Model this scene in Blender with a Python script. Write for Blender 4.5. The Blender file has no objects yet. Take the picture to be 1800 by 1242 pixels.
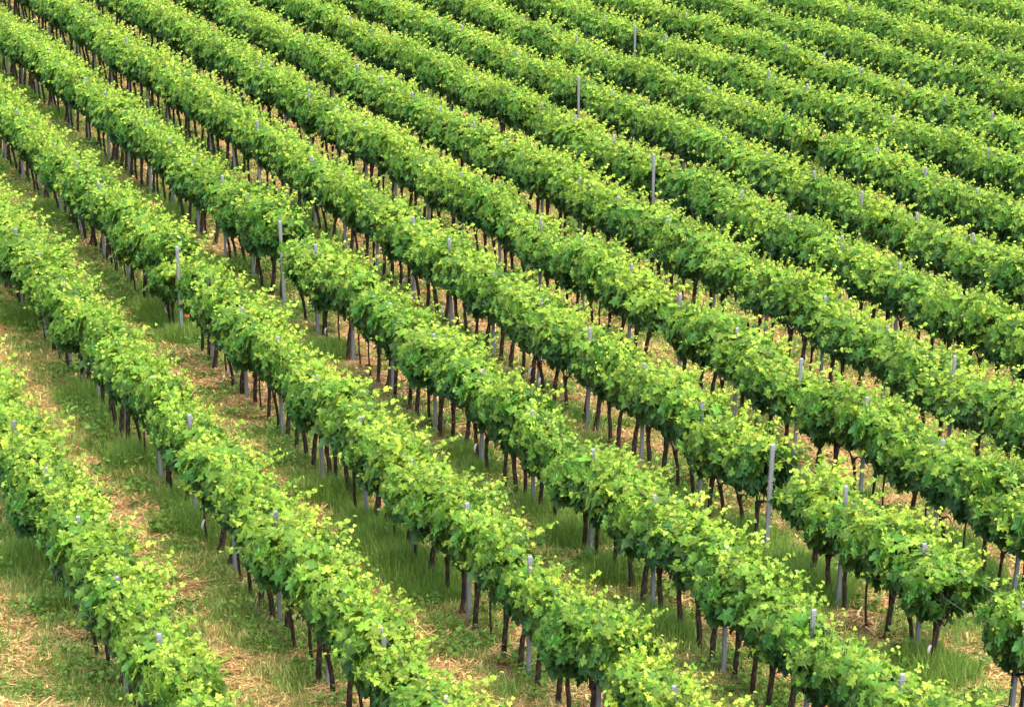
import bpy, math, random
import numpy as np
from mathutils import Vector, Matrix, Euler

scene = bpy.context.scene
R = math.radians

# ------------------------------------------------------------------ camera, sky, sun, exposure
cam_d = bpy.data.cameras.new("camera")
cam = bpy.data.objects.new("camera", cam_d)
scene.collection.objects.link(cam)
cam.location = (3.23597, -57.64969, 41.75914)
cam.rotation_euler = (math.pi / 2 - 0.6284199, 0, 0)
cam_d.sensor_width = 36.0
cam_d.lens = 6956.98 / 1800 * 36.0
cam_d.clip_start = 0.5
cam_d.clip_end = 2000
scene.camera = cam

SUN_EL, SUN_AZ = 66, 150            # azimuth clockwise from +Y (north)
world = bpy.data.worlds.new("World")
scene.world = world
world.use_nodes = True
wn = world.node_tree
wn.nodes.clear()
sky = wn.nodes.new("ShaderNodeTexSky")
sky.sky_type = 'NISHITA'
sky.sun_disc = False
sky.sun_elevation = R(SUN_EL)
sky.sun_rotation = R(SUN_AZ)
sky.air_density = 1.0
sky.dust_density = 6.0
sky.ozone_density = 1.0
bg = wn.nodes.new("ShaderNodeBackground")
bg.inputs[1].default_value = 0.15
wo = wn.nodes.new("ShaderNodeOutputWorld")
wn.links.new(sky.outputs[0], bg.inputs[0])
wn.links.new(bg.outputs[0], wo.inputs[0])

sun_d = bpy.data.lights.new("sun", 'SUN')
sun_d.energy = 1.0
sun_d.angle = R(75)
sun_d.color = (1.0, 0.95, 0.86)
sun = bpy.data.objects.new("sun", sun_d)
scene.collection.objects.link(sun)
sd = Vector((math.sin(R(SUN_AZ)) * math.cos(R(SUN_EL)), math.cos(R(SUN_AZ)) * math.cos(R(SUN_EL)), math.sin(R(SUN_EL))))
sun.rotation_euler = sd.to_track_quat('Z', 'Y').to_euler()

scene.view_settings.view_transform = 'Standard'
scene.view_settings.look = 'None'
scene.view_settings.gamma = 1.0
scene.view_settings.use_curve_mapping = False
scene.view_settings.exposure = 1.92
scene.cycles.max_bounces = 8
scene.cycles.transmission_bounces = 6
scene.cycles.diffuse_bounces = 4

# ------------------------------------------------------------------ the vineyard slope
U = np.array([0.25351343, -0.87314279, 0.41635635])      # along a row, towards the viewer (uphill)
V = np.array([0.96732807, 0.2300346, -0.10658564])       # from row to row
S = 2.453401                                             # row spacing
BAY = 3.045411                                           # post to post along a row
AZ = -1.2882199
ROWS = list(range(1, 19))
PHASE = {1: .37, 2: .45, 3: .53, 4: .60, 5: .69, 6: .73, 7: .81, 8: .82, 9: .88, 10: .90, 11: 1.02,
         12: 1.01, 13: 1.12, 14: 1.13, 15: 1.22, 16: 1.27, 17: 1.36, 18: 1.44}
F = 6956.98
TH = 0.6284199
CAM = np.array(cam.location)


def zoff(a):
    return np.interp(a, [5, 6, 7, 8, 9, 10, 11, 12, 13, 14, 18], [0, -.10, -.17, -.22, -.24, -.25, -.25, -.26, -.22, -.17, -.1])


def hashn(i, j, seed):
    h = (i * 374761393 + j * 668265263 + seed * 1442695041) & 0xffffffff
    h = ((h ^ (h >> 13)) * 1274126177) & 0xffffffff
    return ((h ^ (h >> 16)) & 0xffff) / 65535.0


def vnoise(x, y, seed=0):
    x = np.asarray(x, float); y = np.asarray(y, float)
    xi = np.floor(x).astype(np.int64); yi = np.floor(y).astype(np.int64)
    fx = x - xi; fy = y - yi
    fx = fx * fx * (3 - 2 * fx); fy = fy * fy * (3 - 2 * fy)
    a = hashn(xi, yi, seed); b = hashn(xi + 1, yi, seed)
    c = hashn(xi, yi + 1, seed); d = hashn(xi + 1, yi + 1, seed)
    return (a * (1 - fx) + b * fx) * (1 - fy) + (c * (1 - fx) + d * fx) * fy


def fbm(x, y, seed=0):
    return .55 * vnoise(x, y, seed) + .3 * vnoise(x * 2.1, y * 2.1, seed + 7) + .15 * vnoise(x * 4.3, y * 4.3, seed + 13)


def G(a, t, noise=True):
    """point of the ground at row coordinate a and distance t along the row"""
    a = np.asarray(a, float); t = np.asarray(t, float)
    P = (a - 4)[..., None] * S * V + t[..., None] * U
    z = zoff(a)
    if noise:
        fr = a - np.floor(a)
        ridge = .05 * np.exp(-(np.minimum(fr, 1 - fr) * S / .28) ** 2)
        z = z + ridge + .07 * (fbm(a * 1.5, t * .6, 3) - .5) + .03 * (vnoise(a * 9, t * 3.5, 5) - .5)
    P[..., 2] += z
    return P


def project(P):
    D = np.asarray(P, float) - CAM
    c, s = math.cos(TH), math.sin(TH)
    dep = D[..., 1] * c - D[..., 2] * s
    up = D[..., 1] * s + D[..., 2] * c
    return 900 + D[..., 0] / dep * F, 621 - up / dep * F, dep


# ------------------------------------------------------------------ helpers
def tag(o, label=None, cat=None, group=None, kind=None):
    if label: o['label'] = label
    if cat: o['category'] = cat
    if group: o['group'] = group
    if kind: o['kind'] = kind
    return o


def mesh_np(name, verts, faces, mats, fmat=None, tint=None, smooth=False):
    """faces: list of int arrays (n,3) / (n,4)"""
    me = bpy.data.meshes.new(name)
    verts = np.asarray(verts, np.float32)
    tot = [np.full(len(f), f.shape[1], np.int32) for f in faces if len(f)]
    loops = np.concatenate([f.reshape(-1) for f in faces if len(f)]).astype(np.int32)
    tot = np.concatenate(tot)
    start = np.concatenate([[0], np.cumsum(tot)[:-1]]).astype(np.int32)
    me.vertices.add(len(verts)); me.vertices.foreach_set("co", verts.reshape(-1))
    me.loops.add(len(loops)); me.loops.foreach_set("vertex_index", loops)
    me.polygons.add(len(tot)); me.polygons.foreach_set("loop_start", start)
    me.polygons.foreach_set("loop_total", tot)
    for m in mats: me.materials.append(m)
    if fmat is not None:
        me.polygons.foreach_set("material_index", np.asarray(fmat, np.int32))
    me.polygons.foreach_set("use_smooth", np.full(len(tot), smooth))
    if tint is not None:
        at = me.color_attributes.new("tint", 'FLOAT_COLOR', 'POINT')
        at.data.foreach_set("color", np.asarray(tint, np.float32).reshape(-1))
    me.update(calc_edges=True)
    me.validate()
    return me


class Acc:
    """collects verts, tris, quads with a material index and a tint per vertex"""
    def __init__(s):
        s.v = []; s.t = []; s.q = []; s.tm = []; s.qm = []; s.c = []; s.n = 0

    def add(s, v, f, mat=0, tint=(0, 0.5, 0)):
        v = np.asarray(v, float).reshape(-1, 3); f = np.asarray(f)
        tc = np.ones((len(v), 4)); tc[:, :3] = tint
        s.v.append(v); s.c.append(tc)
        if f.shape[1] == 3: s.t.append(f + s.n); s.tm.append(np.full(len(f), mat))
        else: s.q.append(f + s.n); s.qm.append(np.full(len(f), mat))
        s.n += len(v)

    def join(s, o, dm=0):
        for v, c in zip(o.v, o.c): s.v.append(v); s.c.append(c)
        for f, m in zip(o.t, o.tm): s.t.append(f + s.n); s.tm.append(m + dm)
        for f, m in zip(o.q, o.qm): s.q.append(f + s.n); s.qm.append(m + dm)
        s.n += o.n

    def mesh(s, name, mats, smooth=False):
        v = np.concatenate(s.v)
        fs = []; fm = []
        if s.t: fs.append(np.concatenate(s.t)); fm.append(np.concatenate(s.tm))
        if s.q: fs.append(np.concatenate(s.q)); fm.append(np.concatenate(s.qm))
        return mesh_np(name, v, fs, mats, np.concatenate(fm), np.concatenate(s.c), smooth)


def tube(acc, pts, rad, sides, mat=0, tint=(0, .5, 0), rough=0, rng=None, cap=True):
    pts = np.asarray(pts, float); n = len(pts)
    rad = np.broadcast_to(rad, (n,))
    T = np.gradient(pts, axis=0); T /= np.linalg.norm(T, axis=1)[:, None] + 1e-9
    ref = np.array([1., 0, 0]) if abs(T[0][0]) < .8 else np.array([0, 1., 0])
    A = np.cross(T, ref); A /= np.linalg.norm(A, axis=1)[:, None] + 1e-9
    B = np.cross(T, A)
    ang = np.arange(sides) / sides * 2 * math.pi
    r = np.repeat(rad[:, None], sides, 1)
    if rough: r = r * (1 + rough * (rng.random((n, sides)) - .5) + rough * .8 * (rng.random((1, sides)) - .5))
    v = pts[:, None] + r[..., None] * (np.cos(ang)[None, :, None] * A[:, None] + np.sin(ang)[None, :, None] * B[:, None])
    i = np.arange(n - 1)[:, None] * sides; j = np.arange(sides)[None]; k = (j + 1) % sides
    f = np.stack([i + j, i + k, i + sides + k, i + sides + j], -1).reshape(-1, 4)
    vv = v.reshape(-1, 3)
    acc.add(vv, f, mat, tint)
    if cap:
        c = np.vstack([v[-1], pts[-1]])
        acc.add(c, [[a, (a + 1) % sides, sides] for a in range(sides)], mat, tint)


LEAF = np.array([(0, .04), (.22, -.22), (.48, -.16), (.62, .08), (.40, .24), (.68, .54), (.30, .56), (.2, .82), (0, 1.05),
                 (-.2, .82), (-.30, .56), (-.68, .54), (-.40, .24), (-.62, .08), (-.48, -.16), (-.22, -.22)])
YOUNG = np.array([(0, 0), (.42, -.05), (.5, .45), (0, 1.0), (-.5, .45), (-.42, -.05)])


def add_leaves(acc, C, N, T, size, tint, outline=LEAF, cup=None, rng=None, mat=0):
    """fan leaves: C centre of the leaf base, N normals, T tip directions"""
    n = len(C)
    N = N / (np.linalg.norm(N, axis=1)[:, None] + 1e-9)
    T = T - N * np.sum(N * T, 1)[:, None]
    T /= np.linalg.norm(T, axis=1)[:, None] + 1e-9
    X = np.cross(T, N)
    m = len(outline)
    O = np.vstack([outline, [(0, .38)]])
    x, y = O[:, 0], O[:, 1]
    if cup is None: cup = rng.uniform(-.5, .15, n)
    fold = rng.uniform(-.15, .35, n)
    z = cup[:, None] * (x ** 2)[None] + fold[:, None] * np.abs(x)[None] * .6 - rng.uniform(.0, .35, n)[:, None] * (y ** 2)[None]
    z = z + rng.normal(0, .065, (n, m + 1))
    V_ = C[:, None] + size[:, None, None] * (x[None, :, None] * X[:, None] + y[None, :, None] * T[:, None] + z[..., None] * N[:, None])
    j = np.arange(m)
    f = np.stack([j, (j + 1) % m, np.full(m, m)], 1)
    Fc = (np.arange(n)[:, None, None] * (m + 1) + f[None]).reshape(-1, 3)
    tt = np.repeat(tint, m + 1, axis=0)
    acc.add(V_.reshape(-1, 3), Fc, mat, tt)


# ------------------------------------------------------------------ materials
def newmat(name):
    m = bpy.data.materials.new(name); m.use_nodes = True
    nt = m.node_tree; nt.nodes.clear()
    out = nt.nodes.new("ShaderNodeOutputMaterial")
    return m, nt, out


def ramp(nt, stops, interp='LINEAR'):
    r = nt.nodes.new("ShaderNodeValToRGB"); cr = r.color_ramp; cr.interpolation = interp
    while len(cr.elements) < len(stops): cr.elements.new(.5)
    for e, (p, c) in zip(cr.elements, stops): e.position = p; e.color = (*c, 1)
    return r


def leafmat(name, stops, trans=.36, rough=.5, spec=.28, objrand=True, tgain=(1.5, 1.35, .7)):
    m, nt, out = newmat(name)
    L = nt.links.new
    at = nt.nodes.new("ShaderNodeAttribute"); at.attribute_name = "tint"
    sp = nt.nodes.new("ShaderNodeSeparateColor"); L(at.outputs['Color'], sp.inputs[0])
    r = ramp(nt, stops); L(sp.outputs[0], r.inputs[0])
    hs = nt.nodes.new("ShaderNodeHueSaturation")
    mr = nt.nodes.new("ShaderNodeMapRange"); L(sp.outputs[1], mr.inputs[0])
    mr.inputs[3].default_value = .65; mr.inputs[4].default_value = 1.4
    L(mr.outputs[0], hs.inputs['Value'])
    mh = nt.nodes.new("ShaderNodeMapRange"); L(sp.outputs[2], mh.inputs[0])
    mh.inputs[3].default_value = .478; mh.inputs[4].default_value = .522
    L(mh.outputs[0], hs.inputs['Hue'])
    L(r.outputs[0], hs.inputs['Color'])
    pr = nt.nodes.new("ShaderNodeBsdfPrincipled")
    pr.inputs['Roughness'].default_value = rough
    pr.inputs['Specular IOR Level'].default_value = spec
    oi = nt.nodes.new("ShaderNodeObjectInfo")                     # plant to plant variation
    mo = nt.nodes.new("ShaderNodeMapRange"); L(oi.outputs['Random'], mo.inputs[0]); mo.inputs[3].default_value = .80; mo.inputs[4].default_value = 1.16
    h0 = hs; hs = nt.nodes.new("ShaderNodeHueSaturation"); L(h0.outputs[0], hs.inputs['Color']); L(mo.outputs[0], hs.inputs['Value'])
    mh2 = nt.nodes.new("ShaderNodeMapRange"); L(oi.outputs['Random'], mh2.inputs[0]); mh2.inputs[3].default_value = .512; mh2.inputs[4].default_value = .49
    L(mh2.outputs[0], hs.inputs['Hue'])
    L(hs.outputs[0], pr.inputs['Base Color'])
    tr = nt.nodes.new("ShaderNodeBsdfTranslucent")
    mc = nt.nodes.new("ShaderNodeMix"); mc.data_type = 'RGBA'; mc.blend_type = 'MULTIPLY'; mc.inputs[0].default_value = 1
    L(hs.outputs[0], mc.inputs[6]); mc.inputs[7].default_value = (*tgain, 1)
    L(mc.outputs[2], tr.inputs[0])
    mx = nt.nodes.new("ShaderNodeMixShader"); mx.inputs[0].default_value = trans
    L(pr.outputs[0], mx.inputs[1]); L(tr.outputs[0], mx.inputs[2])
    L(mx.outputs[0], out.inputs[0])
    return m


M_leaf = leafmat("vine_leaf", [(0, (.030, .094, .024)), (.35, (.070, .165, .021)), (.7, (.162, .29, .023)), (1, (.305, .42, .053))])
M_grass = leafmat("grass_blade", [(0, (.085, .20, .028)), (.5, (.19, .29, .055)), (1, (.48, .41, .18))], trans=.3, rough=.6, spec=.25)
M_straw = leafmat("dry_straw", [(0, (.14, .075, .035)), (.45, (.50, .31, .115)), (1, (.80, .57, .25))], trans=.1, rough=.8, spec=.15, tgain=(1, 1, 1))


def noisemat(name, stops, scale, rough=.85, bump=.4, dist=.01, spec=.3, stretch=(1, 1, 1), detail=6):
    m, nt, out = newmat(name); L = nt.links.new
    tc = nt.nodes.new("ShaderNodeTexCoord")
    mp = nt.nodes.new("ShaderNodeMapping"); mp.inputs['Scale'].default_value = stretch
    L(tc.outputs['Object'], mp.inputs[0])
    nz = nt.nodes.new("ShaderNodeTexNoise"); nz.inputs['Scale'].default_value = scale; nz.inputs['Detail'].default_value = detail
    L(mp.outputs[0], nz.inputs['Vector'])
    r = ramp(nt, stops); L(nz.outputs[0], r.inputs[0])
    pr = nt.nodes.new("ShaderNodeBsdfPrincipled"); pr.inputs['Roughness'].default_value = rough
    pr.inputs['Specular IOR Level'].default_value = spec
    L(r.outputs[0], pr.inputs['Base Color'])
    b = nt.nodes.new("ShaderNodeBump"); b.inputs['Strength'].default_value = bump; b.inputs['Distance'].default_value = dist
    L(nz.outputs[0], b.inputs['Height']); L(b.outputs[0], pr.inputs['Normal'])
    L(pr.outputs[0], out.inputs[0])
    return m


M_bark = noisemat("dark_bark", [(.3, (.008, .006, .006)), (.5, (.028, .019, .014)), (.66, (.10, .07, .052))], 26, bump=.9, dist=.012, stretch=(1, 1, .25))
M_post = noisemat("weathered_grey_post", [(.3, (.10, .12, .13)), (.5, (.17, .195, .21)), (.72, (.25, .27, .28))], 9, rough=.8, bump=.15, dist=.004, stretch=(1, 1, .2))
M_steel = noisemat("dull_steel", [(.3, (.10, .10, .10)), (.7, (.20, .20, .20))], 30, rough=.5, bump=0)
M_hole = noisemat("dark_hole", [(.3, (.02, .02, .02)), (.7, (.03, .03, .03))], 30, bump=0)
M_white = noisemat("white_plastic", [(.3, (.5, .48, .46)), (.7, (.72, .70, .68))], 20, rough=.5, bump=0)
M_red = noisemat("faded_red_band", [(.3, (.16, .03, .025)), (.7, (.28, .07, .06))], 20, rough=.6, bump=0)
M_poppy = noisemat("poppy_red", [(.3, (.75, .06, .02)), (.7, (.85, .14, .05))], 20, rough=.6, bump=0)

# ground: mottled soil, straw mulch and low green between the rows
M_ground, nt, out = newmat("vineyard_ground")
L = nt.links.new
at = nt.nodes.new("ShaderNodeAttribute"); at.attribute_name = "tint"
sp = nt.nodes.new("ShaderNodeSeparateColor"); L(at.outputs['Color'], sp.inputs[0])
tc = nt.nodes.new("ShaderNodeTexCoord")
nz = nt.nodes.new("ShaderNodeTexNoise"); nz.inputs['Scale'].default_value = 3.0; nz.inputs['Detail'].default_value = 8; nz.inputs['Roughness'].default_value = .7
L(tc.outputs['Object'], nz.inputs['Vector'])
nf = nt.nodes.new("ShaderNodeTexNoise"); nf.inputs['Scale'].default_value = 35; nf.inputs['Detail'].default_value = 4
L(tc.outputs['Object'], nf.inputs['Vector'])
soil = ramp(nt, [(.3, (.05, .026, .016)), (.5, (.14, .078, .045)), (.7, (.27, .165, .09))]); L(nf.outputs[0], soil.inputs[0])
stw = ramp(nt, [(.3, (.10, .06, .03)), (.5, (.24, .155, .075)), (.7, (.45, .31, .15))]); L(nf.outputs[0], stw.inputs[0])
grn = ramp(nt, [(.3, (.03, .055, .012)), (.55, (.085, .12, .03)), (.75, (.20, .20, .07))]); L(nf.outputs[0], grn.inputs[0])


def mixw(fac_socket, add, c1, c2):
    a = nt.nodes.new("ShaderNodeMath"); a.operation = 'MULTIPLY_ADD'
    L(nz.outputs[0], a.inputs[0]); a.inputs[1].default_value = 1.6; a.inputs[2].default_value = -.8
    b = nt.nodes.new("ShaderNodeMath"); b.operation = 'ADD'; b.use_clamp = True
    L(a.outputs[0], b.inputs[0]); L(fac_socket, b.inputs[1])
    c = nt.nodes.new("ShaderNodeMapRange"); c.interpolation_type = 'SMOOTHSTEP'
    c.inputs[1].default_value = .38; c.inputs[2].default_value = .62; L(b.outputs[0], c.inputs[0])
    m = nt.nodes.new("ShaderNodeMix"); m.data_type = 'RGBA'
    L(c.outputs[0], m.inputs[0]); L(c1, m.inputs[6]); L(c2, m.inputs[7])
    return m.outputs[2]


o1 = mixw(sp.outputs[0], 0, soil.outputs[0], stw.outputs[0])
o2 = mixw(sp.outputs[1], 0, o1, grn.outputs[0])
pr = nt.nodes.new("ShaderNodeBsdfPrincipled"); pr.inputs['Roughness'].default_value = .95
pr.inputs['Specular IOR Level'].default_value = .15
L(o2, pr.inputs['Base Color'])
bp = nt.nodes.new("ShaderNodeBump"); bp.inputs['Strength'].default_value = .8; bp.inputs['Distance'].default_value = .03
L(nf.outputs[0], bp.inputs['Height']); L(bp.outputs[0], pr.inputs['Normal'])
L(pr.outputs[0], out.inputs[0])


# cover weights by place on the slope (used by the ground sheet and by the growth on it)
def cover(a, t):
    a = np.asarray(a, float); t = np.asarray(t, float)
    fr = a - np.floor(a)
    n1 = fbm(a * 1.2, t * .45, 21); n2 = fbm(a * 2.2 + 9, t * .8, 31)
    under = np.exp(-(np.minimum(fr, 1 - fr) / .13) ** 2)
    lane = np.exp(-((fr - .64) / .085) ** 2) + np.exp(-((fr - .27) / .11) ** 2) * .95
    straw = np.clip(lane * 1.15 + (n1 - .5) * 2.6 - .1 - .1 * under, 0, 1)
    green = np.clip(.95 * np.exp(-((fr - .80) / .09) ** 2) - .35 * under + .8 * np.exp(-((fr - .45) / .09) ** 2) + .3 * np.exp(-((fr - .12) / .08) ** 2) + (n2 - .5) * 2.0 - straw * .4 + .2, 0, 1)
    return straw, green, under


# ------------------------------------------------------------------ ground sheet
av = np.concatenate([np.linspace(-120, -4, 40)[:-1], np.linspace(-4, 22, 300), np.linspace(22, 160, 50)[1:]])
tv = np.concatenate([np.linspace(-420, -75, 40)[:-1], np.linspace(-75, 35, 420), np.linspace(35, 60, 12)[1:]])
AA, TT = np.meshgrid(av, tv, indexing='ij')
Pg = G(AA, TT)
na, ntt = AA.shape
ii = np.arange(na - 1)[:, None] * ntt + np.arange(ntt - 1)[None]
fq = np.stack([ii, ii + ntt, ii + ntt + 1, ii + 1], -1).reshape(-1, 4)
st_, gr_, un_ = cover(AA, TT)
tint = np.stack([st_, gr_, un_, np.ones_like(st_)], -1)
me = mesh_np("ground", Pg.reshape(-1, 3), [fq], [M_ground], None, tint.reshape(-1, 4), True)
gobj = bpy.data.objects.new("ground", me); scene.collection.objects.link(gobj)
tag(gobj, "sloping vineyard soil with straw and low grass between the rows", "ground", kind="structure")

# ------------------------------------------------------------------ vine meshes
TE = math.tan(0.42943); TC = -0.107


def shear(P):
    P[:, 2] += TE * P[:, 0] + TC * P[:, 1]
    return P


def trunk_mesh(seed, kind):
    rng = np.random.default_rng(seed)
    acc = Acc()
    if kind == 'young':
        r0, hh = .014, .9
    else:
        r0, hh = rng.uniform(.023, .039), rng.uniform(.74, .86)
    lean = rng.normal(0, .028, 2) * (2.2 if kind == 'crooked' else 1)
    amp = .04 if kind == 'crooked' else .022
    n = 15
    z = np.linspace(-.06, hh, n); s = z / hh
    ph = rng.uniform(0, 6.28, 2)
    x = lean[0] * s + amp * np.sin(s * 4.2 + ph[0]) - amp * math.sin(ph[0]); y = lean[1] * s + amp * np.sin(s * 3.3 + ph[1]) - amp * math.sin(ph[1])
    rad = r0 * (1.0 + .55 * np.exp(-(z + .06) / .07) - .12 * s + .5 * np.exp(-((s - 1) / .13) ** 2))
    tube(acc, np.stack([x, y, z], 1), rad, 9, rough=.34, rng=rng)
    top = np.array([x[-1], y[-1], hh])
    # head: two short arms and a bent cane tied along the wire
    for sgn in ((-1, 1) if kind != 'young' else (1,)):
        L_ = rng.uniform(.25, .42)
        q = np.linspace(0, 1, 7)
        px = top[0] + sgn * L_ * q; pz = top[2] - .05 + .16 * np.sin(q * 2.2) + TE * sgn * L_ * q * .9
        py = top[1] + rng.normal(0, .02) * q
        tube(acc, np.stack([px, py, pz], 1), r0 * (.62 - .35 * q), 6, rough=.25, rng=rng)
    for k in range(8):                                            # upright canes inside the leaves
        bx = rng.uniform(-.34, .34); q = np.linspace(0, 1, 5)
        b = np.stack([bx + rng.normal(0, .05) * q, rng.normal(0, .08) * q, .85 + TE * bx + q * rng.uniform(.5, .9)], 1)
        tube(acc, b, .006, 4)
    return acc


def foliage_acc(seed, thin=False):
    rng = np.random.default_rng(seed)
    acc = Acc()
    n = 500 if not thin else 300
    x = rng.uniform(-.44, .44, n)
    s1, s2 = rng.uniform(0, 50, 2); fat = rng.uniform(.85, 1.22)
    low = 1.12 - .13 * np.cos(x / .38 * 1.6) + .34 * (vnoise(x * 5 + s1, x * 0, 2) - .5)
    htop = 1.79 + .34 * (vnoise(x * 3.5 + s2, x * 0, 4) - .5) + rng.normal(0, .04)
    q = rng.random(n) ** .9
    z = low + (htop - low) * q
    w = .285 * fat * (.27 + .73 * np.sin(np.clip(q, 0, 1) * 2.45))
    w = w * (1 + 1.0 * (vnoise(x * 4.5 + s1, z * 4.5 + s2, 9) - .5)) + .02
    w = np.where(q > .85, w * .9, w)
    side = np.where(rng.random(n) < .5, -1, 1)
    rr = np.where(rng.random(n) < .78, rng.uniform(.62, 1.2, n), rng.uniform(.1, .7, n))
    top = (q > .86) & (rng.random(n) < .75)
    rr = np.where(top, rng.uniform(0, 1, n), rr)
    y = side * w * rr
    y = y + .03
    C = np.stack([x, y, z], 1)
    up = rng.uniform(.15, 1.15, n) + np.where(top, 1.0, 0)
    N = np.stack([rng.normal(0, .55, n), side * np.where(top, rng.uniform(0, .8, n), 1.0), up + rng.normal(0, .35, n)], 1)
    T = np.stack([rng.normal(0, .55, n), side * .2 + rng.normal(0, .2, n), -1 + rng.normal(0, .3, n)], 1)
    T = np.where(top[:, None], rng.normal(0, 1, (n, 3)), T)
    size = rng.uniform(.085, .19, n) * np.where(q > .8, .85, 1)
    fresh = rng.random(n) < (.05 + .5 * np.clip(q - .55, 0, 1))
    age_shade = np.clip(.0 + .56 * q ** 2.0 + rng.normal(0, .09, n) + np.where(fresh, .26, 0), 0, 1)  # lower leaves older and darker; gradient deepened to paint in shaded hedge sides
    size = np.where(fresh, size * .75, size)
    tt = np.stack([age_shade, rng.random(n), rng.random(n), np.ones(n)], 1)[:, :3]
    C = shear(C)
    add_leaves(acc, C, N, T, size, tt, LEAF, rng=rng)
    return acc


def shoots_acc(seed, thin=False):
    rng = np.random.default_rng(seed + 500)
    acc = Acc()
    for k in range(32 if not thin else 16):
        x0 = rng.uniform(-.42, .42); y0 = rng.uniform(-.14, .25)
        z0 = rng.uniform(1.42, 1.74)
        L_ = rng.uniform(.16, .42) if rng.random() < .7 else rng.uniform(.4, .75)
        kind = rng.random()
        age0 = .50
        if kind < .84: d = np.array([rng.normal(0, .28), y0 * .9 + rng.normal(0, .25), 1.0])
        else:
            sg = 1 if rng.random() < .65 else -1
            age0 = .34; L_ = min(L_, .3)
            y0 = sg * rng.uniform(.12, .26); z0 = rng.uniform(1.15, 1.6)
            d = np.array([rng.normal(0, .5), sg * 1.0, rng.uniform(.2, .9)])
        d /= np.linalg.norm(d)
        q = np.linspace(0, 1, 7)
        if k % 4 == 0:                                           # long shoots that flop over on the uphill side
            y0 = rng.uniform(.1, .3); z0 = rng.uniform(1.35, 1.7); L_ = rng.uniform(.3, .72); age0 = .5
            d = np.array([rng.normal(0, .35), rng.uniform(.35, 1.1), rng.uniform(.5, 1.0)]); d /= np.linalg.norm(d)
        curl = np.array([rng.normal(0, .12), rng.normal(0, .12), -rng.uniform(0, .25)])
        P = np.array([x0, y0, z0]) + d * L_ * q[:, None] + curl * L_ * (q ** 2)[:, None]
        P = shear(P)
        tube(acc, P, .0045 * (1 - .5 * q), 3, mat=0, tint=(.55 + .2 * rng.random(), .25, .7), cap=False)
        nl = int(4 + L_ * 12)
        qq = np.sort(rng.uniform(.05, 1, nl)); qq[-1] = 1
        C = np.stack([np.interp(qq, q, P[:, i]) for i in range(3)], 1)
        ang = np.arange(nl) * 3.0 + rng.normal(0, .6, nl)
        out_ = np.stack([np.cos(ang), np.sin(ang), rng.uniform(-.4, .5, nl)], 1)
        size = (.098 - .060 * qq) * rng.uniform(.8, 1.25, nl)
        C = C + out_ * size[:, None] * .35
        N = np.stack([rng.normal(0, .5, nl), rng.normal(0, .5, nl), np.ones(nl)], 1) + out_ * .3
        age_shade = np.clip(age0 + .45 * qq + rng.normal(0, .10, nl), 0, 1)
        tt = np.stack([age_shade, rng.random(nl), rng.random(nl)], 1)
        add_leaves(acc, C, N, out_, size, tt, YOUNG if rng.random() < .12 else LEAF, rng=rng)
        if rng.random() < .4:                                   # a tendril
            qt = np.linspace(0, 1, 6)
            b = P[4]
            tp = b + np.stack([.1 * qt * math.cos(ang[0]) + .02 * np.sin(qt * 7), .1 * qt * math.sin(ang[0]), .1 * qt + .02 * np.cos(qt * 7)], 1)
            tube(acc, tp, .0018, 3, tint=(.8, .5, .5), cap=False)
    return acc


NV = 12
trunk_kinds = ['straight', 'crooked', 'straight', 'straight', 'crooked', 'straight', 'young', 'straight']
trunk_accs = [trunk_mesh(100 + i, k) for i, k in enumerate(trunk_kinds)]
trunk_me = [a.mesh("trunk", [M_bark], True) for a in trunk_accs]
fol_accs = [foliage_acc(i) for i in range(NV)] + [foliage_acc(90, True), foliage_acc(91, True)]
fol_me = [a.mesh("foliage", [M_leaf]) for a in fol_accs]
sho_accs = [shoots_acc(i) for i in range(NV)] + [shoots_acc(90, True), shoots_acc(91, True)]
sho_me = [a.mesh("young_leaves", [M_leaf]) for a in sho_accs]
combo = bpy.data.collections.new("far_vine_sources")
for i in range(10):
    A = Acc()
    A.join(fol_accs[i]); A.join(sho_accs[(i * 5 + 3) % NV]); A.join(trunk_accs[i % 6], 1)
    o = bpy.data.objects.new("source_vine", A.mesh("source_vine", [M_leaf, M_bark])); combo.objects.link(o)


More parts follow.
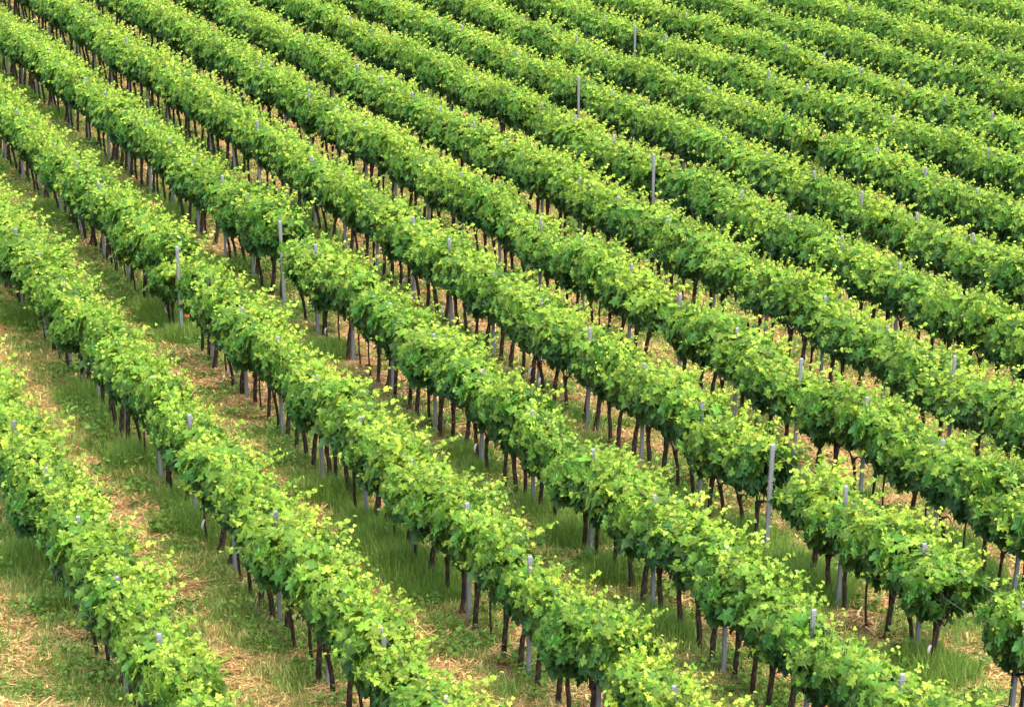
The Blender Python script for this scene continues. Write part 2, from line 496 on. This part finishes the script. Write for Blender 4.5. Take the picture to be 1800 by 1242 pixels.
# instancer for what cannot be counted
def scatter(name, pts, eul, scl, idx, coll, mats=()):
    me = bpy.data.meshes.new(name)
    n = len(pts)
    me.vertices.add(n); me.vertices.foreach_set("co", np.asarray(pts, np.float32).reshape(-1))
    for an, ty, dat in (("eul", 'FLOAT_VECTOR', eul), ("scl", 'FLOAT_VECTOR', scl)):
        a = me.attributes.new(an, ty, 'POINT'); a.data.foreach_set("vector", np.asarray(dat, np.float32).reshape(-1))
    a = me.attributes.new("idx", 'INT', 'POINT'); a.data.foreach_set("value", np.asarray(idx, np.int32))
    ob = bpy.data.objects.new(name, me); scene.collection.objects.link(ob)
    ng = bpy.data.node_groups.new(name + "_nodes", 'GeometryNodeTree')
    ng.interface.new_socket("Geometry", in_out='INPUT', socket_type='NodeSocketGeometry')
    ng.interface.new_socket("Geometry", in_out='OUTPUT', socket_type='NodeSocketGeometry')
    N = ng.nodes.new; K = ng.links.new
    gi = N('NodeGroupInput'); go = N('NodeGroupOutput')
    ci = N('GeometryNodeCollectionInfo'); ci.inputs['Collection'].default_value = coll
    ci.inputs['Separate Children'].default_value = True; ci.inputs['Reset Children'].default_value = True
    ip = N('GeometryNodeInstanceOnPoints'); ip.inputs['Pick Instance'].default_value = True

    def attr(nm, ty):
        q = N('GeometryNodeInputNamedAttribute'); q.data_type = ty; q.inputs['Name'].default_value = nm
        return q.outputs['Attribute']
    K(gi.outputs[0], ip.inputs['Points']); K(ci.outputs[0], ip.inputs['Instance'])
    K(attr("idx", 'INT'), ip.inputs['Instance Index'])
    er = N('FunctionNodeEulerToRotation'); K(attr("eul", 'FLOAT_VECTOR'), er.inputs[0])
    K(er.outputs[0], ip.inputs['Rotation']); K(attr("scl", 'FLOAT_VECTOR'), ip.inputs['Scale'])
    K(ip.outputs[0], go.inputs[0])
    md = ob.modifiers.new("instances", 'NODES'); md.node_group = ng
    return ob


# ------------------------------------------------------------------ where posts and vines stand
rng = np.random.default_rng(7)
posts = []; vines = []
TALL_POSTS = {(5, 5), (4, -2), (3, -1), (8, -5), (9, -10), (11, -14)}


def near_px(i, t, px, py, h, tol):
    x, y, _ = project(G(i, t) + np.array([0, 0, h]))
    return math.hypot(x - px, y - py) < tol


GAPS = [(5, 24.95, .6), (10, -16.0, .8), (9, -26.6, .8), (8, -12.0, .7), (7, .5, .5),
        (11, -38.4, .6), (6, 4.1, .3), (2, 10.6, .3), (12, -14, .5)]
hrng = np.random.default_rng(23)
for i in ROWS:
    k0 = int(math.floor(-90 / BAY)); k1 = int(math.ceil(40 / BAY))
    for k in range(k0, k1):
        tp = (k + PHASE[i]) * BAY - (.0035 * k * BAY * BAY * (i > 8) if k < 0 else 0) + rng.normal(0, .03)
        x, y, dep = project(G(i, tp)); xt, yt, _ = project(G(i, tp) + np.array([0, 0, 2.]))
        m = 260
        if -m < x < 1800 + m and y > -m and yt < 1242 + m and dep > 20:
            inview = 0 < x < 1800 and y > 5 and yt < 1237
            posts.append(dict(row=i, k=k, t=tp, dep=dep, inview=inview, x=x, y=y))
        for q in (.13, .38, .62, .87):
            tq = tp + q * BAY + rng.normal(0, .05)
            x, y, dep = project(G(i, tq) + np.array([0, 0, 1.2]))
            if not (-m < x < 1800 + m and -m < y < 1242 + m and dep > 20): continue
            if any(g[0] == i and abs(g[1] - tq) < g[2] for g in GAPS) or hrng.random() < .03: continue
            if (i, k) in TALL_POSTS and q < (.5 if i < 9 else .3): continue
            if i == 5 and 25.8 < tq < 26.35: tq += .32
            inview = -25 < x < 1825 and -60 < y < 1300
            vines.append(dict(row=i, k=k, q=q, t=tq, dep=dep, inview=inview, x=x, y=y))

ONES = ["", "first", "second", "third", "fourth", "fifth", "sixth", "seventh", "eighth", "ninth", "tenth", "eleventh", "twelfth",
        "thirteenth", "fourteenth", "fifteenth", "sixteenth", "seventeenth", "eighteenth", "nineteenth"]
TENS = {2: ("twentieth", "twenty"), 3: ("thirtieth", "thirty"), 4: ("fortieth", "forty")}


def ordinal(n):
    if n < 20: return ONES[n]
    a, b = TENS[n // 10]
    return a if n % 10 == 0 else b + "-" + ONES[n % 10]


ROWNAME = {i: ordinal(i) + " row" for i in ROWS}
# number the posts of each row from its near (lower) end, as seen in the picture
pnum = {}
for i in ROWS:
    vis = sorted([p for p in posts if p['row'] == i and p['inview']], key=lambda p: -p['k'])
    for n, p in enumerate(vis): pnum[(i, p['k'])] = n + 1

# ------------------------------------------------------------------ posts
def post_parts(tall):
    A = Acc()
    hw = .028; h = 1.95
    hd = .02; prof = [(-hd, -hw), (hd, -hw), (hd, hw), (-hd, hw)]
    c = .008
    ring = []
    for (x, y) in prof:
        ring += [(x - math.copysign(c, x), y), (x, y - math.copysign(c, y))] if x * y > 0 else [(x, y - math.copysign(c, y)), (x - math.copysign(c, x), y)]
    # order the eight corner points by angle
    ring = sorted(set(ring), key=lambda p: math.atan2(p[1], p[0]))
    m = len(ring)
    zs = [(-.3, 1.06), (.6, 1.02), (1.4, .99), (h - .02, .96), (h, .84)]
    v = [(x * s, y * s, z) for z, s in zs for x, y in ring]
    f = [[a * m + b, a * m + (b + 1) % m, (a + 1) * m + (b + 1) % m, (a + 1) * m + b] for a in range(len(zs) - 1) for b in range(m)]
    A.add(v, f)
    top = [(x * .84, y * .84, h) for x, y in ring] + [(0, 0, h + .003)]
    A.add(top, [[b, (b + 1) % m, m] for b in range(m)])
    body = A.mesh("shaft", [M_post])
    B = Acc()                                                      # a clip bent round the post that carries the wire
    tube(B, [(-.024, -.032, 0), (.024, -.032, 0), (.025, .032, .002), (.028, .042, .018), (-.022, .042, .02), (-.024, .032, 0), (-.024, -.028, .0)], .004, 5)
    hooks = B.mesh("wire_clip", [M_steel])
    return body, hooks


shaft_me, hook_me = post_parts(False)
posts.sort(key=lambda p: p['dep'])
chosen = [p for p in posts if p['inview']][:300]
cid = {id(p) for p in chosen}
left = [p for p in posts if id(p) not in cid]
print("posts in view", len(chosen), "others", len(left))
vrng = np.random.default_rng(11)
for p in chosen:
    i, k = p['row'], p['k']
    tall = (i, k) in TALL_POSTS
    P = G(i - (.02 if tall else 0), p['t'] + (.2 if tall else 0))
    e = bpy.data.objects.new("trellis_post", None); scene.collection.objects.link(e)
    e.location = P
    e.rotation_euler = (vrng.normal(0, .012), vrng.normal(0, .012) + (.008 if tall else 0), AZ + vrng.normal(0, .12))
    e.empty_display_size = .2
    sc_ = 1.0 + vrng.normal(0, .02) + (.02 if tall else -.005)
    e.scale = (1.12, 1.12, sc_) if tall else (1, 1, sc_)
    what = "Bare tall grey post" if tall else ["Grey square trellis post", "Weathered grey trellis post", "Slim grey vineyard post"][k % 3]
    lab = f"{what}, {ordinal(pnum[(i, k)])} from the near end, {ROWNAME[i]} from lower left"
    tag(e, lab, "post", "grey posts along the vine rows")
    for nm, mm, zz in (("shaft", shaft_me, 0), ("wire_clip", hook_me, 1.88), ("wire_clip", hook_me, 1.34)):
        if nm == "wire_clip" and p['dep'] > 72: continue
        c = bpy.data.objects.new(nm, mm); scene.collection.objects.link(c); c.parent = e; c.location = (0, 0, zz)
if left:
    A = Acc()
    for p in left:
        P = G(p['row'], p['t'])
        v = np.array([(x, y, z) for z in (-.2, 2.0) for x, y in ((-.04, -.04), (.04, -.04), (.04, .04), (-.04, .04))])
        A.add(v + P, [[0, 1, 5, 4], [1, 2, 6, 5], [2, 3, 7, 6], [3, 0, 4, 7], [4, 5, 6, 7]])
    o = bpy.data.objects.new("outlying_posts", A.mesh("outlying_posts", [M_post])); scene.collection.objects.link(o)
    tag(o, "remaining grey posts of the rows past the edges of the picture", "posts", kind="stuff")

# ------------------------------------------------------------------ trellis wires, one object per wire
for i in ROWS:
    ks = sorted([p['t'] for p in posts if p['row'] == i])
    if len(ks) < 2: continue
    for hgt, nm in ((1.88, "upper"), (1.34, "middle"), (.85, "lower")):
        A = Acc(); pts = []
        for a, b in zip(ks[:-1], ks[1:]):
            for q in (0, .25, .5, .75):
                pts.append(G(i, a + (b - a) * q, noise=False) + np.array([0, 0, hgt - .035 * math.sin(q * math.pi)]))
        pts.append(G(i, ks[-1], noise=False) + np.array([0, 0, hgt]))
        tube(A, pts, .0035, 4)
        o = bpy.data.objects.new("trellis_wire", A.mesh("trellis_wire", [M_steel])); scene.collection.objects.link(o)
        tag(o, f"{nm.capitalize()} steel wire strung between the posts of the {ROWNAME[i]} from lower left", "wire", "steel wires of the trellis")

# ------------------------------------------------------------------ vines
RIB = [(1.98, 1.08), (2.0, 3.31), (3.03, -2.6), (2.98, 3.93), (3.98, -0.29), (4.89, -1.64), (3.93, 5.87), (3.95, 9.62), (3.93, 10.58),
       (3.92, 9.0), (4.89, 5.64), (4.96, 6.05), (4.94, 4.46), (4.95, 6.81), (3.95, 17.07), (4.93, 24.27), (2.02, 14.54),
       (3.08, 4.36), (5.95, 7.83), (6.02, 13.24), (4.92, -4.72)]
ribboned = set()
for a, t in RIB:
    i = int(round(a))
    c = [n for n, v in enumerate(vines) if v['row'] == i and n not in ribboned]
    if c: ribboned.add(min(c, key=lambda n: abs(vines[n]['t'] - t)))
for n, v in enumerate(vines): v['rib'] = n in ribboned


def ribbon_accs(seed):
    g = np.random.default_rng(seed)
    A = Acc(); B = Acc()
    q = np.linspace(0, 2 * math.pi, 11)
    tube(A, np.stack([.041 * np.cos(q), .041 * np.sin(q), .46 + 0 * q], 1), .007, 5, cap=False)   # red band round the trunk
    for s in range(2):                                                                              # loose white ends
        L_ = g.uniform(.12, .2); w = .015
        a = g.uniform(-2.4, -.7)
        d = np.array([math.cos(a), math.sin(a)])
        st = []
        for j in range(6):
            u_ = j / 5
            c = np.array([*(d * (.045 + .06 * math.sin(u_ * 2.5))), .46 - L_ * u_ + .03 * u_ * (1 - u_)])
            tw = np.array([-d[1], d[0], 0]) * w * (1 + .3 * math.sin(u_ * 5 + s)) + np.array([0, 0, .01])
            st += [c - tw, c + tw]
        st = np.array(st); off = np.array([*(d * .004), 0])
        f = [[2 * j, 2 * j + 1, 2 * j + 3, 2 * j + 2] for j in range(5)]
        B.add(st, f); B.add(st + off, [r[::-1] for r in f])
    return A, B


rib_me = []
for s in range(4):
    A, B = ribbon_accs(s)
    rib_me.append((A.mesh("band", [M_red]), B.mesh("ribbon", [M_white])))

vines.sort(key=lambda v: v['dep'])
invis = [v for v in vines if v['inview']]
print("vines in view", len(invis), "all", len(vines))
near = invis[:300]
nid = {id(v) for v in near}
farv = [v for v in vines if id(v) not in nid]
WORD = {.13: "first", .38: "second", .62: "third", .87: "fourth"}
thin_spots = [(4, 28.0, .9), (3, 12.2, .5), (7, -3.2, .5)]
for v in near:
    i, k, q = v['row'], v['k'], v['q']
    tk = int(vrng.integers(0, len(trunk_kinds)))
    kind = trunk_kinds[tk]
    fi = int(vrng.integers(0, NV))
    if any(s[0] == i and abs(s[1] - v['t']) < s[2] for s in thin_spots): fi = NV + int(vrng.integers(0, 2))
    if vrng.random() < .07: fi = NV + int(vrng.integers(0, 2))
    si = int(vrng.integers(0, NV)) if fi < NV else fi
    e = bpy.data.objects.new("grape_vine", None); scene.collection.objects.link(e)
    e.location = G(i, v['t']) + V * vrng.normal(0, .03)
    e.rotation_euler = (0, 0, AZ)
    e.empty_display_size = .2
    zs = 1 + vrng.normal(0, .04)
    e.scale = (1, 1 + vrng.normal(0, .08), zs)
    look = {"straight": "Vine with straight dark trunk", "crooked": "Vine with crooked dark trunk", "young": "Young vine with thin trunk"}[kind]
    if v['rib']: look = "White-ribboned vine"
    # its place is counted up-slope from the numbered post at its lower side
    hi = pnum.get((i, k + 1)); lo = pnum.get((i, k))
    vn = {.13: "fourth", .38: "third", .62: "second", .87: "first"}[q]
    if hi: lab = f"{look}, {vn} beyond {ordinal(hi)} near post, {ROWNAME[i]} from lower left"
    elif lo: lab = f"{look}, {WORD[q]} before nearest post, {ROWNAME[i]} from lower left"
    else: lab = f"{look}, {WORD[q]} vine at the near edge, {ROWNAME[i]} from lower left"
    tag(e, lab, "grape vine", "grape vines in rows")
    c = bpy.data.objects.new("trunk", trunk_me[tk]); scene.collection.objects.link(c); c.parent = e
    trunk_o = c
    c.rotation_euler = (0, 0, 0)
    vig = .86 + .25 * float(fbm(i * 7.3, v['t'] * .42, 61)) + vrng.normal(0, .02)
    wid = .68 + .62 * float(fbm(i * 5.1, v['t'] * .6, 67))
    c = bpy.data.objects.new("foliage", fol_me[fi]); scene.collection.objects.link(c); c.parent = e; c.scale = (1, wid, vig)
    c = bpy.data.objects.new("young_leaves", sho_me[si]); scene.collection.objects.link(c); c.parent = e; c.scale = (1, wid, vig)
    c['label'] = "pale yellow-green shoot tips"
    if v['rib']:
        ra, rb = rib_me[int(vrng.integers(0, 4))]
        c = bpy.data.objects.new("band", ra); scene.collection.objects.link(c); c.parent = e
        c['label'] = "red band round the trunk"
        d = bpy.data.objects.new("ribbon", rb); scene.collection.objects.link(d); d.parent = c
        d['label'] = "loose white ribbon"
nf_ = len(farv)
pts = [G(v['row'], v['t']) for v in farv]
o = scatter("far_vines", pts, np.tile((0, 0, AZ), (nf_, 1)),
            np.stack([np.ones(nf_), [.68 + .62 * float(fbm(v['row'] * 5.1, v['t'] * .6, 67)) for v in farv], [.86 + .25 * float(fbm(v['row'] * 7.3, v['t'] * .42, 61)) for v in farv] + vrng.normal(0, .025, nf_)], 1), vrng.integers(0, 10, nf_), combo)
tag(o, "rows of leafy green vines higher in the picture, merging into one mass", "far vines", kind="stuff")

# ------------------------------------------------------------------ growth on the ground
def blades(seed, n, rad, h0, h1, w, lean, age0, age1, bend=.5, seg=2):
    g = np.random.default_rng(seed)
    A = Acc()
    ang = g.uniform(0, 6.283, n); r = rad * np.sqrt(g.random(n))
    B = np.stack([r * np.cos(ang), r * np.sin(ang), np.full(n, -.01)], 1)
    H = g.uniform(h0, h1, n); da = g.uniform(0, 6.283, n); ln = np.abs(g.normal(0, lean, n))
    D = np.stack([np.cos(da) * ln, np.sin(da) * ln, np.ones(n)], 1); D /= np.linalg.norm(D, axis=1)[:, None]
    W = np.stack([-np.sin(da), np.cos(da), np.zeros(n)], 1) * w * .5
    mid = B + D * (H * .55)[:, None]
    tip = mid + (D + np.stack([np.cos(da), np.sin(da), -.3 * np.ones(n)], 1) * bend * g.random(n)[:, None]) * (H * .5)[:, None]
    v = np.stack([B - W, B + W, mid - W * .8, mid + W * .8, tip], 1).reshape(-1, 3)
    k = np.arange(n)[:, None] * 5
    tcol = np.repeat(np.stack([g.uniform(age0, age1, n), g.random(n), g.random(n)], 1), 5, axis=0)
    A.add(v, np.concatenate([k + np.array([[0, 1, 3]]), k + np.array([[0, 3, 2]]), k + np.array([[2, 3, 4]])]), 0, tcol)
    return A


def straws(seed, n, rad):
    g = np.random.default_rng(seed)
    A = Acc()
    ang = g.uniform(0, 6.283, n); r = rad * np.sqrt(g.random(n))
    C = np.stack([r * np.cos(ang), r * np.sin(ang), g.uniform(.005, .07, n)], 1)
    main = g.uniform(0, 3.14)
    da = np.where(g.random(n) < .45, main + g.normal(0, .3, n), g.uniform(0, 6.283, n))
    L_ = g.uniform(.05, .24, n)
    D = np.stack([np.cos(da), np.sin(da), g.normal(0, .16, n)], 1) * L_[:, None]
    W = np.stack([-np.sin(da), np.cos(da), np.zeros(n)], 1) * g.uniform(.003, .009, n)[:, None]
    Z = np.array([0, 0, .006])
    v = np.stack([C - D / 2 - W, C - D / 2 + W, C + D / 2 + W, C + D / 2 - W], 1)
    v = v.reshape(-1, 3)
    k = np.arange(n)[:, None] * 4
    tcol = np.repeat(np.stack([g.uniform(.1, 1, n), g.random(n), g.random(n)], 1), 4, axis=0)
    A.add(v, k + np.array([[0, 1, 2, 3]]), 0, tcol)
    return A


def weeds(seed, n):
    g = np.random.default_rng(seed)
    A = Acc()
    ang = g.uniform(0, 6.283, n); r = .17 * np.sqrt(g.random(n))
    C = np.stack([r * np.cos(ang), r * np.sin(ang), g.uniform(.03, .2, n)], 1)
    N = np.stack([g.normal(0, .5, n), g.normal(0, .5, n), np.ones(n)], 1)
    T = np.stack([np.cos(ang), np.sin(ang), g.normal(0, .3, n)], 1)
    add_leaves(A, C, N, T, g.uniform(.025, .065, n), np.stack([g.uniform(0, .35, n), g.random(n), g.random(n)], 1), YOUNG, rng=g)
    return A


def coll(name, accs, mat):
    c = bpy.data.collections.new(name)
    for a in accs:
        c.objects.link(bpy.data.objects.new("source_" + name, a.mesh("source_" + name, [mat])))
    return c


C_short = coll("short_grass", [blades(s, 190, .27, .05, .17, .010, .75, *(( .0, .35), (.1, .7), (.3, 1.0), (.0, .5), (.2, .9))[s], 1.0) for s in range(5)], M_grass)
C_tall = coll("tall_grass", [blades(40 + s, 330, .22, .10, .40, .007, .38, .0, .5, .7) for s in range(4)], M_grass)
C_straw = coll("straw", [straws(60 + s, 170 + 25 * s, .16 + .05 * s) for s in range(5)], M_straw)
C_weed = coll("weed", [weeds(80 + s, 60) for s in range(3)], M_grass)

NRM = Vector(np.cross(V, U)); NRM.normalize()
if NRM.z < 0: NRM = -NRM
qs = Vector((0, 0, 1)).rotation_difference(NRM)
SPIN = [(qs @ Euler((0, 0, s * 2 * math.pi / 48)).to_quaternion()).to_euler() for s in range(48)]
grng = np.random.default_rng(5)


def field(step, m=60):
    """jittered points of the slope that fall in or near the picture"""
    a = np.arange(.0, 19, step / S); t = np.arange(-80, 36, step)
    A_, T_ = np.meshgrid(a, t, indexing='ij')
    A_ = A_ + grng.uniform(-.5, .5, A_.shape) * step / S; T_ = T_ + grng.uniform(-.5, .5, T_.shape) * step
    A_, T_ = A_.ravel(), T_.ravel()
    x, y, d = project(G(A_, T_))
    k = (x > -m) & (x < 1800 + m) & (y > -m) & (y < 1242 + m) & (d > 20)
    return A_[k], T_[k]


def put(name, A_, T_, coll_, nvar, label, cat, s0=.8, s1=1.25, hs=None, pick=None):
    P = G(A_, T_); n = len(P)
    s1 *= 1.0
    e = np.array([SPIN[j] for j in grng.integers(0, 48, n)])
    s = grng.uniform(s0, s1, n) * (.65 + .8 * vnoise(A_ * 4.3, T_ * 2.0, 77))
    scl = np.stack([s, s, s if hs is None else s * hs], 1)
    o = scatter(name, P, e, scl, grng.integers(0, nvar, n) if pick is None else pick, coll_)
    tag(o, label, cat, kind="stuff")
    print(name, n)
    return o


A_, T_ = field(.20)
s_, g_, u_ = cover(A_, T_)
k = grng.random(len(A_)) < np.clip(g_ * 1.1 + .06, 0, 1)
put("short_grass", A_[k], T_[k], C_short, 5, "short mown grass, partly dry, between the vine rows", "grass",
    pick=np.clip(fbm(A_[k] * 3, T_[k] * 1.3, 41) * 8.5 - 1.8 + grng.normal(0, .7, k.sum()), 0, 4).astype(int))
A_, T_ = field(.21)
s_, g_, u_ = cover(A_, T_)
k = grng.random(len(A_)) < np.clip((s_ * 1.25 + .05) * (.25 + 1.5 * vnoise(A_ * 5, T_ * 2.2, 57)), 0, 1)
put("straw", A_[k], T_[k], C_straw, 5, "tan straw mulch scattered in the lanes between vine rows", "straw")
TALL = [(2.98, -17.12), (3.98, -34.06), (4.03, -15.96), (5.01, -14.86), (3.01, -3.3), (3.02, -1.04), (1.97, 4.03), (1.98, 9.04),
        (2.01, -3.54), (1.99, 13.9), (2.08, 12.13), (2.96, 14.44), (2.96, 15.89), (2.96, 17.28), (2.98, 18.45), (2.96, 12.52),
        (4.06, 15.92), (4.07, 14.28), (4.02, 18.19), (3.95, 21.0), (5.06, 17.3), (5.02, 18.76), (5.06, 19.68), (6.09, 17.85),
        (6.03, 19.0), (5.02, 24.01), (3.94, 0.75), (0.97, 15.43), (1.06, 14.08), (5.03, 16.75)]
A_, T_ = field(.17)
w = np.zeros(len(A_))
for a, t in TALL: w = np.maximum(w, np.exp(-(((A_ - a + .03) * S / .34) ** 2 + ((T_ - t) / .68) ** 2) ** 2))
fr = np.abs(A_ - np.round(A_))
w = np.maximum(w, .45 * np.exp(-(fr / .10) ** 2) * (fbm(A_ * .9, T_ * .35, 71) > .71))
k = grng.random(len(A_)) < w * .95
put("tall_grass", A_[k], T_[k], C_tall, 4, "lush fine green grass standing tall under the vines", "tall grass", hs=.55 + .4 * w[k])
A_, T_ = field(.33)
s_, g_, u_ = cover(A_, T_)
n3 = fbm(A_ * 2.5, T_ * 1.0, 91)
k = (grng.random(len(A_)) < .5) & (n3 > .42) & (s_ < .7)
put("weeds", A_[k], T_[k], C_weed, 3, "low broad-leaved weeds among the grass", "weeds")

# one red poppy beside the second row's straw
e = bpy.data.objects.new("poppy", None); scene.collection.objects.link(e); e.location = G(3.12, -2.6); e.rotation_euler = (0, 0, .4)
tag(e, "single small red poppy beside a grey post in the grass", "flower")
A = Acc(); tube(A, [(0, 0, -.02), (.01, 0, .12), (.0, .01, .26)], .003, 4, tint=(.3, .5, .5))
c = bpy.data.objects.new("stem", A.mesh("stem", [M_grass])); scene.collection.objects.link(c); c.parent = e
A = Acc()
pg = np.random.default_rng(3)
ang = np.arange(5) * 1.257
add_leaves(A, np.tile((0., .01, .26), (5, 1)), np.stack([np.cos(ang) * -.5, np.sin(ang) * -.5, np.ones(5)], 1), np.stack([np.cos(ang), np.sin(ang), .5 * np.ones(5)], 1),
           np.full(5, .05), np.full((5, 3), .5), YOUNG, rng=pg)
c = bpy.data.objects.new("petals", A.mesh("petals", [M_poppy])); scene.collection.objects.link(c); c.parent = e
